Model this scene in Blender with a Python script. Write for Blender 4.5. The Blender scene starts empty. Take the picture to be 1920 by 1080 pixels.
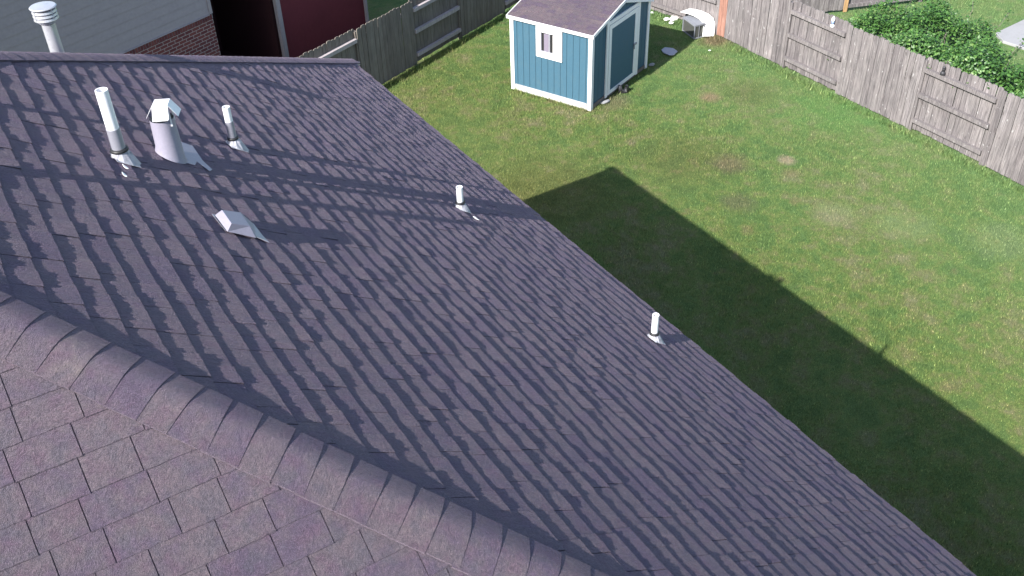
import bpy, math, random
import numpy as np
from mathutils import Vector, Matrix
random.seed(7); rng = np.random.default_rng(7)
R = math.radians
scene = bpy.context.scene
COL = scene.collection
V3 = lambda *a: np.array(a, float)

# ------------------------------------------------------------------ helpers
def link(o, parent=None):
    COL.objects.link(o)
    if parent is not None: o.parent = parent
    return o
def tag(o, label=None, cat=None, group=None, kind=None):
    if label: o['label'] = label
    if cat: o['category'] = cat
    if group: o['group'] = group
    if kind: o['kind'] = kind
    return o
def thing(name, label, cat, loc=(0, 0, 0), group=None):
    o = bpy.data.objects.new(name, None); o.location = loc; o.empty_display_size = .2
    link(o); return tag(o, label, cat, group)

class MB:
    """collects faces in world space, then links them as one mesh object"""
    def __init__(s): s.v = []; s.f = []; s.t = []
    def add(s, vs, fs, tint=.5):
        b = len(s.v); s.v += [tuple(map(float, p)) for p in vs]
        for f in fs: s.f.append(tuple(b + i for i in f)); s.t.append(tint)
    def box(s, o, a, b, c, tint=.5):
        o, a, b, c = (np.array(x, float) for x in (o, a, b, c))
        P = [o, o+a, o+a+b, o+b, o+c, o+a+c, o+a+b+c, o+b+c]
        s.add(P, [(0,3,2,1),(4,5,6,7),(0,1,5,4),(1,2,6,5),(2,3,7,6),(3,0,4,7)], tint)
    def prism(s, pts, d, tint=.5):
        pts = [np.array(p, float) for p in pts]; d = np.array(d, float); n = len(pts)
        s.add(pts + [p + d for p in pts], [tuple(range(n))[::-1], tuple(range(n, 2*n))] +
              [(i, (i+1) % n, n+(i+1) % n, n+i) for i in range(n)], tint)
    def tube(s, p0, p1, r0, r1=None, seg=16, cap=True, tint=.5):
        r1 = r0 if r1 is None else r1
        p0, p1 = np.array(p0, float), np.array(p1, float); d = p1-p0; d /= np.linalg.norm(d)
        a = np.cross(d, V3(0, 0, 1) if abs(d[2]) < .9 else V3(1, 0, 0)); a /= np.linalg.norm(a); b = np.cross(d, a)
        A = [2*math.pi*i/seg for i in range(seg)]
        vs = [p0+(a*math.cos(t)+b*math.sin(t))*r0 for t in A] + [p1+(a*math.cos(t)+b*math.sin(t))*r1 for t in A]
        fs = [(i, (i+1) % seg, seg+(i+1) % seg, seg+i) for i in range(seg)]
        if cap: fs += [tuple(range(seg))[::-1], tuple(range(seg, 2*seg))]
        s.add(vs, fs, tint)
    def lathe(s, base, prof, seg=16, tint=.5, axis=(0, 0, 1)):
        d = np.array(axis, float); d /= np.linalg.norm(d); base = np.array(base, float)
        a = np.cross(d, V3(0, 1, 0)); a /= np.linalg.norm(a); b = np.cross(d, a); vs = []
        for r, z in prof:
            vs += [base + d*z + (a*math.cos(2*math.pi*i/seg)+b*math.sin(2*math.pi*i/seg))*r for i in range(seg)]
        fs = []
        for k in range(len(prof)-1):
            fs += [(k*seg+i, k*seg+(i+1) % seg, (k+1)*seg+(i+1) % seg, (k+1)*seg+i) for i in range(seg)]
        fs += [tuple(range(seg))[::-1], tuple(range((len(prof)-1)*seg, len(prof)*seg))]
        s.add(vs, fs, tint)
    def build(s, name, mat, parent=None, smooth=False, bevel=0, origin=None):
        me = bpy.data.meshes.new(name)
        v = np.array(s.v, float)
        if parent is not None: org = np.array(parent.matrix_world.translation) if parent.parent is None else V3(0, 0, 0)
        else: org = V3(0, 0, 0)
        wl = V3(0, 0, 0)
        if parent is not None:
            p = parent
            while p is not None: wl = wl + np.array(p.location); p = p.parent
        if origin is None: origin = V3(v[:, 0].mean(), v[:, 1].mean(), v[:, 2].min())
        me.from_pydata([tuple(p) for p in (v - origin)], [], s.f)
        at = me.attributes.new('tint', 'FLOAT', 'FACE'); at.data.foreach_set('value', np.array(s.t, np.float32))
        me.update()
        if smooth: me.polygons.foreach_set('use_smooth', [True]*len(me.polygons))
        me.materials.append(mat)
        o = bpy.data.objects.new(name, me); o.location = origin - wl; link(o, parent)
        if bevel:
            m = o.modifiers.new('bevel', 'BEVEL'); m.width = bevel; m.segments = 2; m.limit_method = 'ANGLE'
        return o

# ------------------------------------------------------------------ materials
class NT:
    def __init__(s, name):
        m = bpy.data.materials.new(name); m.use_nodes = True; s.m = m; s.t = m.node_tree
        s.b = s.t.nodes['Principled BSDF']; s.out = s.t.nodes['Material Output']
    def n(s, typ, **kw):
        x = s.t.nodes.new(typ)
        for k, v in kw.items(): setattr(x, k, v)
        return x
    def l(s, a, b): s.t.links.new(a, b)
    def noise(s, scale, detail=3, rough=.55, vec=None, dim='3D'):
        x = s.n('ShaderNodeTexNoise'); x.inputs['Scale'].default_value = scale
        x.inputs['Detail'].default_value = detail; x.inputs['Roughness'].default_value = rough
        if vec is not None: s.l(vec, x.inputs['Vector'])
        return x.outputs['Fac']
    def math(s, op, a, b=None, clamp=False):
        x = s.n('ShaderNodeMath', operation=op); x.use_clamp = clamp
        for i, q in enumerate((a, b)):
            if q is None: continue
            if isinstance(q, (int, float)): x.inputs[i].default_value = q
            else: s.l(q, x.inputs[i])
        return x.outputs[0]
    def ramp(s, fac, stops):
        x = s.n('ShaderNodeValToRGB'); e = x.color_ramp.elements
        while len(e) < len(stops): e.new(.5)
        for k, (p, c) in zip(e, stops): k.position = p; k.color = (*c, 1)
        s.l(fac, x.inputs[0]); return x.outputs[0]
    def mix(s, fac, a, b, mode='MIX'):
        x = s.n('ShaderNodeMix', data_type='RGBA', blend_type=mode)
        for sock, q in ((x.inputs[0], fac), (x.inputs[6], a), (x.inputs[7], b)):
            if isinstance(q, (int, float)): sock.default_value = q
            elif isinstance(q, tuple): sock.default_value = (*q, 1)
            else: s.l(q, sock)
        return x.outputs[2]
    def remap(s, v, a, b, c=0, d=1):
        x = s.n('ShaderNodeMapRange'); s.l(v, x.inputs[0])
        for i, q in enumerate((a, b, c, d)): x.inputs[i+1].default_value = q
        return x.outputs[0]
    def pos(s, scale=(1, 1, 1), rot=(0, 0, 0)):
        g = s.n('ShaderNodeNewGeometry'); m = s.n('ShaderNodeMapping'); s.l(g.outputs['Position'], m.inputs[0])
        m.inputs['Scale'].default_value = scale; m.inputs['Rotation'].default_value = rot; return m.outputs[0]
    def attr(s, name='tint'):
        a = s.n('ShaderNodeAttribute'); a.attribute_name = name; return a.outputs['Fac']
    def bump(s, h, dist=.01, strength=1.0):
        b = s.n('ShaderNodeBump'); b.inputs['Distance'].default_value = dist; b.inputs['Strength'].default_value = strength
        s.l(h, b.inputs['Height']); s.l(b.outputs[0], s.b.inputs['Normal'])
    def set(s, color=None, rough=.7, spec=.3, metal=0, drough=0):
        if color is not None:
            if isinstance(color, tuple): s.b.inputs['Base Color'].default_value = (*color, 1)
            else: s.l(color, s.b.inputs['Base Color'])
        s.b.inputs['Roughness'].default_value = rough; s.b.inputs['Specular IOR Level'].default_value = spec
        s.b.inputs['Metallic'].default_value = metal
        if 'Diffuse Roughness' in s.b.inputs: s.b.inputs['Diffuse Roughness'].default_value = drough
        return s.m

def m_shingle(name, gain=1.0, sat=1.0, sheen=.58):
    k = NT(name); p = k.pos()
    t = k.attr(); n1 = k.noise(9, 3, .6, p); n2 = k.noise(62, 3, .7, p); n3 = k.noise(260, 2, .7, p); nl = k.noise(.55, 2, .5, p)
    f = k.math('ADD', k.math('MULTIPLY', t, .55), k.math('MULTIPLY', k.remap(n1, .3, .7), .45))
    g = gain
    base = k.ramp(f, [(0, (.064*g, .048*g, .084*g)), (.3, (.096*g, .074*g, .108*g)), (.55, (.118*g, .098*g, .108*g)), (.78, (.142*g, .112*g, .122*g)), (1, (.190*g, .162*g, .146*g))])
    hue = k.noise(14, 2, .5, k.pos((1, 1, 1), (1, .4, .2)))
    base = k.mix(k.remap(hue, .52, .68, 0, .42*sat), base, (.112*g, .058*g, .092*g))
    base = k.mix(k.remap(hue, .46, .34, 0, .42*sat), base, (.068*g, .076*g, .090*g))
    base = k.mix(.8, base, k.ramp(n2, [(.3, (.58, .57, .62)), (.5, (.97, .96, .97)), (.7, (1.42, 1.38, 1.38))]), 'MULTIPLY')
    base = k.mix(1, base, k.ramp(n3, [(.28, (.45, .45, .48)), (.5, (.95, .95, .95)), (.72, (1.75, 1.7, 1.7))]), 'MULTIPLY')
    base = k.mix(.6, base, k.ramp(nl, [(.3, (.85, .86, .9)), (.7, (1.12, 1.1, 1.08))]), 'MULTIPLY')
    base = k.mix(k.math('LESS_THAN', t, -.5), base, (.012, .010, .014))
    k.bump(k.math('ADD', k.math('MULTIPLY', n3, .75), k.math('MULTIPLY', n2, .7)), .016, 1.0)
    k.set(base, .92, .25, 0, 1.0)
    k.b.inputs['Sheen Weight'].default_value = sheen; k.b.inputs['Sheen Roughness'].default_value = .5; k.b.inputs['Sheen Tint'].default_value = (.66, .53, .68, 1)
    return k.m

def m_wood(name, cols, grain=1.0, spots=0.0, axis_rot=0.0):
    k = NT(name)
    p = k.pos((14, 14, 1.2), (0, 0, axis_rot)); q = k.pos((60, 60, 3), (0, 0, axis_rot))
    t = k.attr(); n = k.noise(1.0, 4, .6, p); n2 = k.noise(1.0, 3, .65, q); nb = k.noise(3.0, 3, .6, k.pos())
    f = k.math('ADD', k.math('MULTIPLY', t, .5), k.math('MULTIPLY', k.remap(n, .3, .7), .5))
    c = k.ramp(f, [(i/(len(cols)-1), x) for i, x in enumerate(cols)])
    c = k.mix(grain, c, k.ramp(n2, [(.3, (.52, .51, .53)), (.7, (1.40, 1.38, 1.38))]), 'MULTIPLY')
    c = k.mix(.5, c, k.ramp(nb, [(.3, (.78, .8, .8)), (.7, (1.15, 1.12, 1.12))]), 'MULTIPLY')
    if spots:
        s = k.noise(16, 2, .5, k.pos((1, 1, .55)))
        c = k.mix(k.remap(s, .68, .74, 0, spots), c, (.38, .37, .37))
        s2 = k.noise(11, 2, .5, k.pos((1, 1, .5), (.3, .1, 0)))
        c = k.mix(k.remap(s2, .68, .74, 0, spots*.7), c, (.06, .05, .05))
    k.bump(n2, .004, .6)
    return k.set(c, .88, .2)

def m_paint(name, col, dirt=(.25, .24, .22), amt=.25, rough=.5, spec=.4, metal=0, sc=14):
    k = NT(name); n = k.noise(sc, 4, .65, k.pos()); n2 = k.noise(sc*5, 3, .6, k.pos())
    c = k.mix(k.remap(n, .5, .75, 0, amt), col, dirt)
    c = k.mix(.5, c, k.ramp(n2, [(.3, (.88, .88, .88)), (.7, (1.08, 1.08, 1.08))]), 'MULTIPLY')
    k.bump(n2, .002, .3)
    return k.set(c, rough, spec, metal)

def grass_colour(k, extra=None):
    """large patches of green, olive and straw, shared by the soil sheet and the blades"""
    big = k.noise(.32, 3, .55, k.pos()); mid = k.noise(2.3, 5, .66, k.pos()); fine = k.noise(9, 3, .6, k.pos())
    v = k.remap(k.math('ADD', k.math('MULTIPLY', big, .35), k.math('MULTIPLY', mid, .65)), .33, .67, .22, .80)
    c = k.ramp(v, [(.30, (.108, .180, .064)), (.42, (.138, .218, .074)), (.52, (.190, .250, .080)), (.62, (.235, .240, .110)), (.75, (.285, .255, .160))])
    c = k.mix(k.remap(fine, .35, .7, 0, .45), c, (.118, .215, .062))
    # the wet, lusher strip toward the fence and straw patches
    straw = k.noise(2.1, 4, .6, k.pos((1, 1.3, 1), (0, 0, .5)))
    c = k.mix(k.remap(straw, .60, .72, 0, .6), c, (.25, .215, .115))
    sx = k.n('ShaderNodeSeparateXYZ'); g = k.n('ShaderNodeNewGeometry'); k.l(g.outputs['Position'], sx.inputs[0])
    c = k.mix(k.remap(sx.outputs[0], 7.0, 12.5, 0, .45), c, (.185, .310, .135))
    c = k.mix(k.remap(sx.outputs[0], 7.5, 3.5, 0, .35), c, (.20, .215, .075))
    for (x, y, r, col, a) in ((9.9, 3.38, .32, (.34, .25, .17), .8), (9.0, -.1, .25, (.26, .22, .13), .6), (12.1, 5.65, .55, (.22, .16, .11), .8),
                              (4.6, 2.2, 1.6, (.17, .15, .055), .45), (7.6, 1.6, 1.3, (.16, .14, .06), .35), (8.0, 4.45, .5, (.22, .19, .13), .6),
                              (10.8, 3.0, .8, (.15, .14, .07), .35), (9.4, -2.6, .7, (.34, .36, .20), .3), (10.4, -3.9, .8, (.34, .37, .22), .25), (8.3, .9, .5, (.22, .17, .12), .6), (7.4, -.3, .45, (.20, .17, .11), .5), (9.3, .35, .22, (.40, .33, .24), .8), (11.6, 1.2, 1.2, (.14, .28, .09), .5), (8.6, -1.6, .5, (.33, .33, .2), .5)):
        dx = k.math('SUBTRACT', sx.outputs[0], x); dy = k.math('SUBTRACT', sx.outputs[1], y)
        d = k.math('SQRT', k.math('ADD', k.math('MULTIPLY', dx, dx), k.math('MULTIPLY', dy, dy)))
        d = k.math('ADD', d, k.math('MULTIPLY', k.math('SUBTRACT', mid, .5), r*1.6))
        c = k.mix(k.remap(d, r, r*.35, 0, a), c, col)
    return c, fine

def m_grass(name, blade):
    k = NT(name); c, fine = grass_colour(k)
    if blade:
        t = k.attr(); c = k.mix(1, c, k.ramp(t, [(0, (.50, .56, .5)), (.5, (1.0, 1.0, 1.0)), (.9, (1.45, 1.35, 1.3)), (.97, (1.9, 1.7, 1.7)), (1, (3.2, 2.6, 2.9))]), 'MULTIPLY')
        k.set(c, .6, .25)
        tr = k.n('ShaderNodeBsdfTranslucent'); k.l(c, tr.inputs[0]); ms = k.n('ShaderNodeMixShader'); ms.inputs[0].default_value = .3
        k.l(k.b.outputs[0], ms.inputs[1]); k.l(tr.outputs[0], ms.inputs[2]); k.l(ms.outputs[0], k.out.inputs[0])
        return k.m
    n = k.noise(75, 4, .8, k.pos()); c = k.mix(1, c, k.ramp(n, [(.3, (.30, .34, .30)), (.52, (.85, .87, .85)), (.72, (1.5, 1.42, 1.4))]), 'MULTIPLY')
    k.bump(k.math('ADD', n, fine), .05, .8)
    return k.set(c, .95, .1)

M = {}
M['shingle'] = m_shingle('shingle', .80)
M['shedshingle'] = m_shingle('shed_shingle', .66, .6, .15)
M['fence_grey'] = m_wood('weathered_fence', [(.105, .096, .098), (.155, .142, .143), (.188, .174, .172), (.24, .22, .222)], 1, .75)
M['fence_brown'] = m_wood('brown_fence', [(.14, .12, .105), (.175, .155, .135), (.205, .185, .16)], .6, 0)
M['fence_red'] = m_wood('reddish_cedar', [(.22, .115, .085), (.30, .16, .12), (.34, .20, .16)], .9, .2)
M['rail_pale'] = m_wood('pale_rail', [(.34, .30, .30), (.42, .38, .38)], .5, 0)
M['orange_wood'] = m_wood('orange_wood', [(.42, .26, .12), (.50, .32, .17)], .6, 0)
M['trim'] = m_paint('white_trim', (.80, .80, .81), (.5, .48, .45), .18)
M['skirt'] = m_paint('weathered_skirt', (.48, .47, .47), (.26, .24, .22), .75, sc=7)
M['blue'] = m_paint('blue_siding', (.048, .114, .166), (.068, .125, .162), .5, .6, .3, sc=5)
M['pvc'] = m_paint('white_pipe', (.78, .78, .80), (.45, .44, .46), .3, .4)
M['galv'] = m_paint('galvanised', (.30, .30, .35), (.25, .25, .29), .5, .45, .4, .25, 26)
M['lead'] = m_paint('lead_boot', (.36, .36, .40), (.09, .09, .12), .85, .6, .3, .1, 30)
M['rubber'] = m_paint('black_rubber', (.02, .02, .022), (.05, .05, .05), .3)
M['ventpaint'] = m_paint('painted_vent', (.27, .255, .32), (.21, .20, .26), .4, .5, .4)
M['flue'] = m_paint('bright_flue_metal', (.50, .51, .55), (.30, .30, .34), .45, .35, .5, .45, 30)
M['siding'] = m_paint('beige_siding', (.36, .32, .335), (.31, .275, .295), .4, .7, .2, sc=3)
M['maroon'] = m_paint('dark_red_wall', (.15, .034, .044), (.11, .028, .036), .6, .8, .1, sc=2)
M['recess'] = m_paint('recess_shade_brown', (.05, .022, .024), (.06, .02, .024), .4, .9, .05, sc=2)  # deep porch shade put into the colour of the recess walls and floor
M['concrete'] = m_paint('concrete', (.30, .30, .31), (.24, .24, .24), .5, .9, .1, sc=4)
M['glassy'] = m_paint('smoky_panel', (.075, .078, .072), (.04, .045, .05), .5, .3, .5, sc=9)
M['lid'] = m_paint('pale_grey_lid', (.22, .23, .26), (.16, .17, .19), .3)
M['white'] = m_paint('white_plastic', (.86, .86, .84), (.7, .7, .66), .15)
M['dark'] = m_paint('dark_leather', (.035, .035, .04), (.08, .08, .08), .4)
M['bluegrey'] = m_paint('blue_glaze', (.22, .30, .48), (.5, .52, .6), .4)
M['slab'] = m_paint('slate_grey_board', (.34, .36, .42), (.25, .26, .30), .4)
M['blind'] = m_paint('lavender_blind', (.20, .175, .23), (.16, .14, .18), .4)
M['wallbrick'] = None

def m_brick():
    k = NT('brick')
    tc = k.n('ShaderNodeTexCoord'); br = k.n('ShaderNodeTexBrick'); k.l(tc.outputs['UV'], br.inputs['Vector'])
    br.inputs['Scale'].default_value = 1; br.inputs['Brick Width'].default_value = .2; br.inputs['Row Height'].default_value = .075
    br.inputs['Mortar Size'].default_value = .007; br.inputs['Color1'].default_value = (.20, .065, .06, 1); br.inputs['Color2'].default_value = (.135, .045, .05, 1)
    br.inputs['Mortar'].default_value = (.42, .36, .34, 1); br.inputs['Mortar Smooth'].default_value = .2
    k.bump(br.outputs['Fac'], -.006, 1); return k.set(br.outputs['Color'], .85, .2)
M['brick'] = m_brick()

# ------------------------------------------------------------------ camera
f_px = 1860.56; yaw, pit, rol = .5429, .6557, -.032
fwd = V3(math.sin(yaw)*math.cos(pit), math.cos(yaw)*math.cos(pit), -math.sin(pit))
rt0 = V3(math.cos(yaw), -math.sin(yaw), 0); up0 = np.cross(rt0, fwd)
rt = rt0*math.cos(rol)+up0*math.sin(rol); up = -rt0*math.sin(rol)+up0*math.cos(rol)
cam = bpy.data.cameras.new('camera'); co = bpy.data.objects.new('camera', cam); COL.objects.link(co)
cam.sensor_width = 36; cam.lens = 36*f_px/1920; cam.clip_end = 500; cam.clip_start = .1
mw = Matrix(((rt[0], up[0], -fwd[0], -4.674), (rt[1], up[1], -fwd[1], -11.780), (rt[2], up[2], -fwd[2], 10.451), (0, 0, 0, 1)))
co.matrix_world = mw; scene.camera = co

# ------------------------------------------------------------------ light
SAZ, SEL = R(71.2), R(36.2)
S = V3(math.sin(SAZ)*math.cos(SEL), math.cos(SAZ)*math.cos(SEL), -math.sin(SEL))
sl = bpy.data.lights.new('sun', 'SUN'); sl.energy = 5.0; sl.angle = R(.5); sl.color = (1, .965, .91)
so = bpy.data.objects.new('sun', sl); COL.objects.link(so); so.location = (-20, -8, 25)
so.rotation_euler = Vector(S).to_track_quat('-Z', 'Y').to_euler()
w = bpy.data.worlds.new('World'); scene.world = w; w.use_nodes = True; wt = w.node_tree
sky = wt.nodes.new('ShaderNodeTexSky'); sky.sky_type = 'NISHITA'; sky.sun_disc = False
sky.sun_elevation = SEL; sky.sun_rotation = SAZ+math.pi
wt.links.new(sky.outputs[0], wt.nodes['Background'].inputs[0]); wt.nodes['Background'].inputs[1].default_value = .12
scene.view_settings.view_transform = 'Standard'; scene.view_settings.look = 'None'
scene.view_settings.exposure = 1.12; scene.view_settings.gamma = 1

# ------------------------------------------------------------------ ground
def ground():
    xs = np.concatenate([[-90, -40, -20, -8, -2], np.arange(0, 20, .5), [20, 24, 30, 45, 90]])
    ys = np.concatenate([[-90, -40, -22], np.arange(-15, 16, .5), [16, 22, 35, 60, 110]])
    vs = [(x, y, .004*math.sin(x*1.1+y*.7)+.003*math.sin(x*2.3-y*1.7)-.022 if 0 < x < 20 and -15 < y < 15.6 else -.02) for y in ys for x in xs]
    n = len(xs); fs = [(j*n+i, j*n+i+1, (j+1)*n+i+1, (j+1)*n+i) for j in range(len(ys)-1) for i in range(n-1)]
    b = MB(); b.add(vs, fs); return b.build('lawn', m_grass('lawn_soil', False), smooth=True, origin=V3(0, 0, 0))
tag(ground(), kind='structure')

AZF = R(66.5); UF = V3(math.sin(AZF), math.cos(AZF), 0); NF = V3(UF[1], -UF[0], 0)   # NF points to our side
def grass():
    def tufts(n, x0, x1, y0, y1, keep, hs, seed):
        r = np.random.default_rng(seed); P = np.stack([r.uniform(x0, x1, n), r.uniform(y0, y1, n)], 1)
        P = P[keep(P)]
        dens = .55+.45*np.sin(P[:, 0]*2.1+np.sin(P[:, 1]*1.7)*2)*np.cos(P[:, 1]*1.9+P[:, 0]*.8)
        P = P[r.uniform(0, 1, len(P)) < .8+.2*dens]; n = len(P)
        a = r.uniform(0, 2*np.pi, n); h = hs*r.uniform(.5, 1.25, n); wd = r.uniform(.0032, .0065, n); ln = r.uniform(.2, .9, n)*h
        la = r.uniform(0, 2*np.pi, n)
        d = np.stack([np.cos(a), np.sin(a)], 1)*wd[:, None]
        z = np.full(n, -.03)
        A = np.concatenate([P-d, z[:, None]], 1); B = np.concatenate([P+d, z[:, None]], 1)
        Cc = np.concatenate([P+np.stack([np.cos(la), np.sin(la)], 1)*ln[:, None], (h)[:, None]], 1)
        return np.stack([A, B, Cc], 1).reshape(-1, 3), r.uniform(0, 1, n)
    ex = lambda P: ~((P[:, 0] < -.2)) & ((P-np.array([0, 6.5])) @ NF[:2] > .03) & (P[:, 0] < 12.3)
    C0 = np.array([7.27, 4.37]); u = np.array([.918, .396]); v = np.array([-.396, .918])
    def keep(P):
        d = P-C0; a = d@u; b = d@v
        return ex(P) & ~((a > 0) & (a < 2.6) & (b > 0) & (b < 2.1))
    v1, t1 = tufts(760000, -.1, 12.3, -10.5, 10.8, keep, .022, 1)
    v2, t2 = tufts(36000, 12.35, 20.5, -2, 5, lambda P: ~((P[:, 0] > 17.4) & (P[:, 1] < 2.2)), .05, 2)
    # taller fringe along the fences and the shed
    r = np.random.default_rng(5); fr = []
    def edge(p, q, n, wdt, h):
        t = r.uniform(0, 1, n)[:, None]; P = np.array(p)*(1-t)+np.array(q)*t+r.normal(0, wdt, (n, 2)); a = r.uniform(0, 6.28, n); hh = h*r.uniform(.4, 1.3, n)
        d = np.stack([np.cos(a), np.sin(a)], 1)*.008; la = r.uniform(0, 6.28, n); z = np.full((n, 1), -.03)
        fr.append(np.stack([np.concatenate([P-d, z], 1), np.concatenate([P+d, z], 1), np.concatenate([P+np.stack([np.cos(la), np.sin(la)], 1)*hh[:, None]*.6, hh[:, None]], 1)], 1).reshape(-1, 3))
    edge((12.15, -5), (12.15, 5.8), 5000, .06, .09); edge((12.1, 6.0), (11.8, 8.5), 1500, .08, .10)
    p0 = np.array([0, 6.5])+NF[:2]*.12; edge(p0+UF[:2]*3, p0+UF[:2]*12, 3500, .06, .10)
    edge(C0-v*.0-u*.05, C0+v*2.1-u*.05, 500, .02, .06); edge(C0-v*.06, C0+u*2.6-v*.06, 500, .03, .06)
    v3 = np.concatenate(fr); t3 = r.uniform(0, 1, len(v3)//3)
    V = np.concatenate([v1, v2, v3]).astype(np.float32); T = np.concatenate([t1, t2, t3]).astype(np.float32); n = len(T)
    me = bpy.data.meshes.new('grass'); me.vertices.add(3*n); me.vertices.foreach_set('co', V.ravel())
    me.loops.add(3*n); me.loops.foreach_set('vertex_index', np.arange(3*n, dtype=np.int32))
    me.polygons.add(n); me.polygons.foreach_set('loop_start', np.arange(0, 3*n, 3, dtype=np.int32))
    at = me.attributes.new('tint', 'FLOAT', 'FACE'); at.data.foreach_set('value', T)
    me.update(calc_edges=True); me.materials.append(m_grass('grass_blades', True))
    o = bpy.data.objects.new('grass', me); link(o)
    tag(o, 'short mown green and straw coloured grass of the back yard', 'grass', kind='stuff')
grass()

# ------------------------------------------------------------------ the house and its roof
H = 4.8; TA = .5898; FF, FN = 1.048, .9828; YN = -12.8325; EX = .143
TB = math.atan(math.tan(TA)/FN); TC = math.atan(math.tan(TA)/FF)
AX = -YN/(FF+FN); APEX = V3(-AX, -FF*AX, H+AX*math.tan(TA)); XW = -14.0
house = thing('house', 'large house whose brown-grey shingle roof fills the foreground', 'house', (-6, -6.4, 0))

def shingle_plane(b, O, e, s, n, ext, dmax, off, seg, seed, t_lo=.0072, t_hi=.0110, wlo=.10, whi=.29, gp=.6, tv=.24):
    r = random.Random(seed)
    def surf(u, d, h):
        wv = .0008*math.sin(u*4.1+d*2.3)+.0009*math.sin(u*2.7-d*4.9)+.0003*math.sin(u*11+1.3*d)
        p = O+e*u+s*d+n*(h+wv); return (p[0], p[1], p[2])
    k = 0
    while True:
        d0 = (k-1+off)*EX if off else k*EX
        if d0 >= dmax: break
        d1 = min(d0+EX+.012, dmax)
        a, c = ext(max(d0, 0)); a1, c1 = ext(min(d1, dmax))
        u = a + r.uniform(-.2, 0); thick = r.random() < .5; drop = r.uniform(-.003, .003)
        if c-a < .05: break
        while u < c:
            wdt = r.uniform(wlo, whi); thick = not thick if r.random() < .8 else thick
            t = (t_hi if thick else t_lo)+r.uniform(-.0008, .0008)
            gap = .004 if r.random() < gp else .0
            ua, ub = max(u, a), min(u+wdt-gap, c); tint = min(1, max(0, r.gauss(.5, tv)))
            if ub-ua > .01:
                m = max(1, int((ub-ua)/seg)); vs = []; jd = drop+(.003 if thick else 0)
                for i in range(m+1):
                    q = ua+(ub-ua)*i/m; qq = min(max(q, a1), c1); j = r.uniform(-1, 1)
                    hh = t*(1+.13*j+.05*math.sin(q*40+k)); dd = d0-jd+.0016*r.uniform(-1, 1)-(.006+.002*math.sin(q*1.9)+.0015*math.sin(q*6.3) if k == 0 else 0)
                    vs += [surf(q, dd-.0035, -.001), surf(q, dd, hh), surf(qq, d1, .0004)]
                b.add(vs, [(3*i+1, 3*i+2, 3*i+5, 3*i+4) for i in range(m)], tint)
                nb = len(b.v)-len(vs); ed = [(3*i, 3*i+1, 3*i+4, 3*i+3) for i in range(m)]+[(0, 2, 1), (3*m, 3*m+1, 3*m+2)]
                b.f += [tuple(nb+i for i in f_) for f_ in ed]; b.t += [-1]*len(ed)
            u += wdt
        k += 1
    # underlay just below the shingles
    a, c = ext(0); a2, c2 = ext(dmax)
    P = [O+e*a-n*.006, O+e*c-n*.006, O+s*dmax+e*c2-n*.006, O+s*dmax+e*a2-n*.006]
    b.add(P, [(0, 1, 2, 3)], .2)

roofmb = MB()
Z0 = V3(0, 0, H)
ca, sa = math.cos(TA), math.sin(TA)
shingle_plane(roofmb, Z0, V3(0, -1, 0), V3(-ca, 0, sa), V3(sa, 0, ca), lambda d: (FF*d*ca, -YN-FN*d*ca), AX/ca, 0, .013, 11)
cb, sb = math.cos(TB), math.sin(TB)
DB = -( YN+FF*AX)  # plan run of the near plane
DB = AX*FN
shingle_plane(roofmb, V3(0, YN, H), V3(-1, 0, 0), V3(0, cb, sb), V3(0, -sb, cb), lambda d: (d*cb/FN, -XW), DB/cb, .4925, .03, 12, .0055, .0070, .185, .265, 1.0, .11)
cc, sc = math.cos(TC), math.sin(TC)
shingle_plane(roofmb, V3(0, 0, H), V3(-1, 0, 0), V3(0, -cc, sc), V3(0, sc, cc), lambda d: (d*cc/FF, -XW), FF*AX/cc, 0, .3, 13)
roof = roofmb.build('roof', M['shingle'], house, origin=V3(-6, -6.4, H))

def cap_run(P0, P1, dA, dB, seed, w=.158, ex=.14):
    """overlapping bent cap shingles laid up a hip; dA, dB run down the two roof planes"""
    r = random.Random(seed); b = MB(); L = np.linalg.norm(P1-P0); h = (P1-P0)/L; upn = -(dA+dB); upn /= np.linalg.norm(upn)
    nseg = 12; i = 0; rr = .28
    d = -.04
    while d < L:
        tint = min(1, max(0, r.gauss(.55, .2))); jit = r.uniform(-.006, .006); ang = r.uniform(-.006, .006); wj = w+r.uniform(-.004, .004)
        def row_(dd, lift, drop=0):
            row = []
            for j in range(nseg+1):
                c = -1+2*j/nseg; sm = math.sqrt(c*c+rr*rr)-rr*.92
                row.append(P0+h*(dd+jit+ang*c*2)+((dA-dB)/2*c+(dA+dB)/2*sm)*wj+upn*((lift+.0035)*(1-.5*c*c)+.0045-drop))
            return row
        n = nseg+1; r0, r1, r2 = row_(d, .0062), row_(d+ex*.5, .0042), row_(d+ex+.03, .001)
        b.add(r0+r1+r2, [(k*n+j, k*n+j+1, (k+1)*n+j+1, (k+1)*n+j) for k in range(2) for j in range(nseg)], tint)
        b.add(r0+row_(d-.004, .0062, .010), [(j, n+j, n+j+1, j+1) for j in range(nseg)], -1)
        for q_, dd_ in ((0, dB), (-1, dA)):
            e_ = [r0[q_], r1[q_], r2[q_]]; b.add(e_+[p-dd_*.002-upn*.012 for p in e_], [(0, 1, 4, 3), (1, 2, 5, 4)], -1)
        d += ex+r.uniform(-.004, .004)
    return b
NC = V3(0, YN, H); FC = V3(0, 0, H)
def perp(hd, down_n):
    """direction lying in the plane with normal down_n, square to the hip, pointing down"""
    q = np.cross(hd, down_n); q /= np.linalg.norm(q); return q if q[2] < 0 else -q
nA, nB, nC = V3(sa, 0, ca), V3(0, -sb, cb), V3(0, sc, cc)
hn = (APEX-NC)/np.linalg.norm(APEX-NC); hf = (APEX-FC)/np.linalg.norm(APEX-FC)
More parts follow.
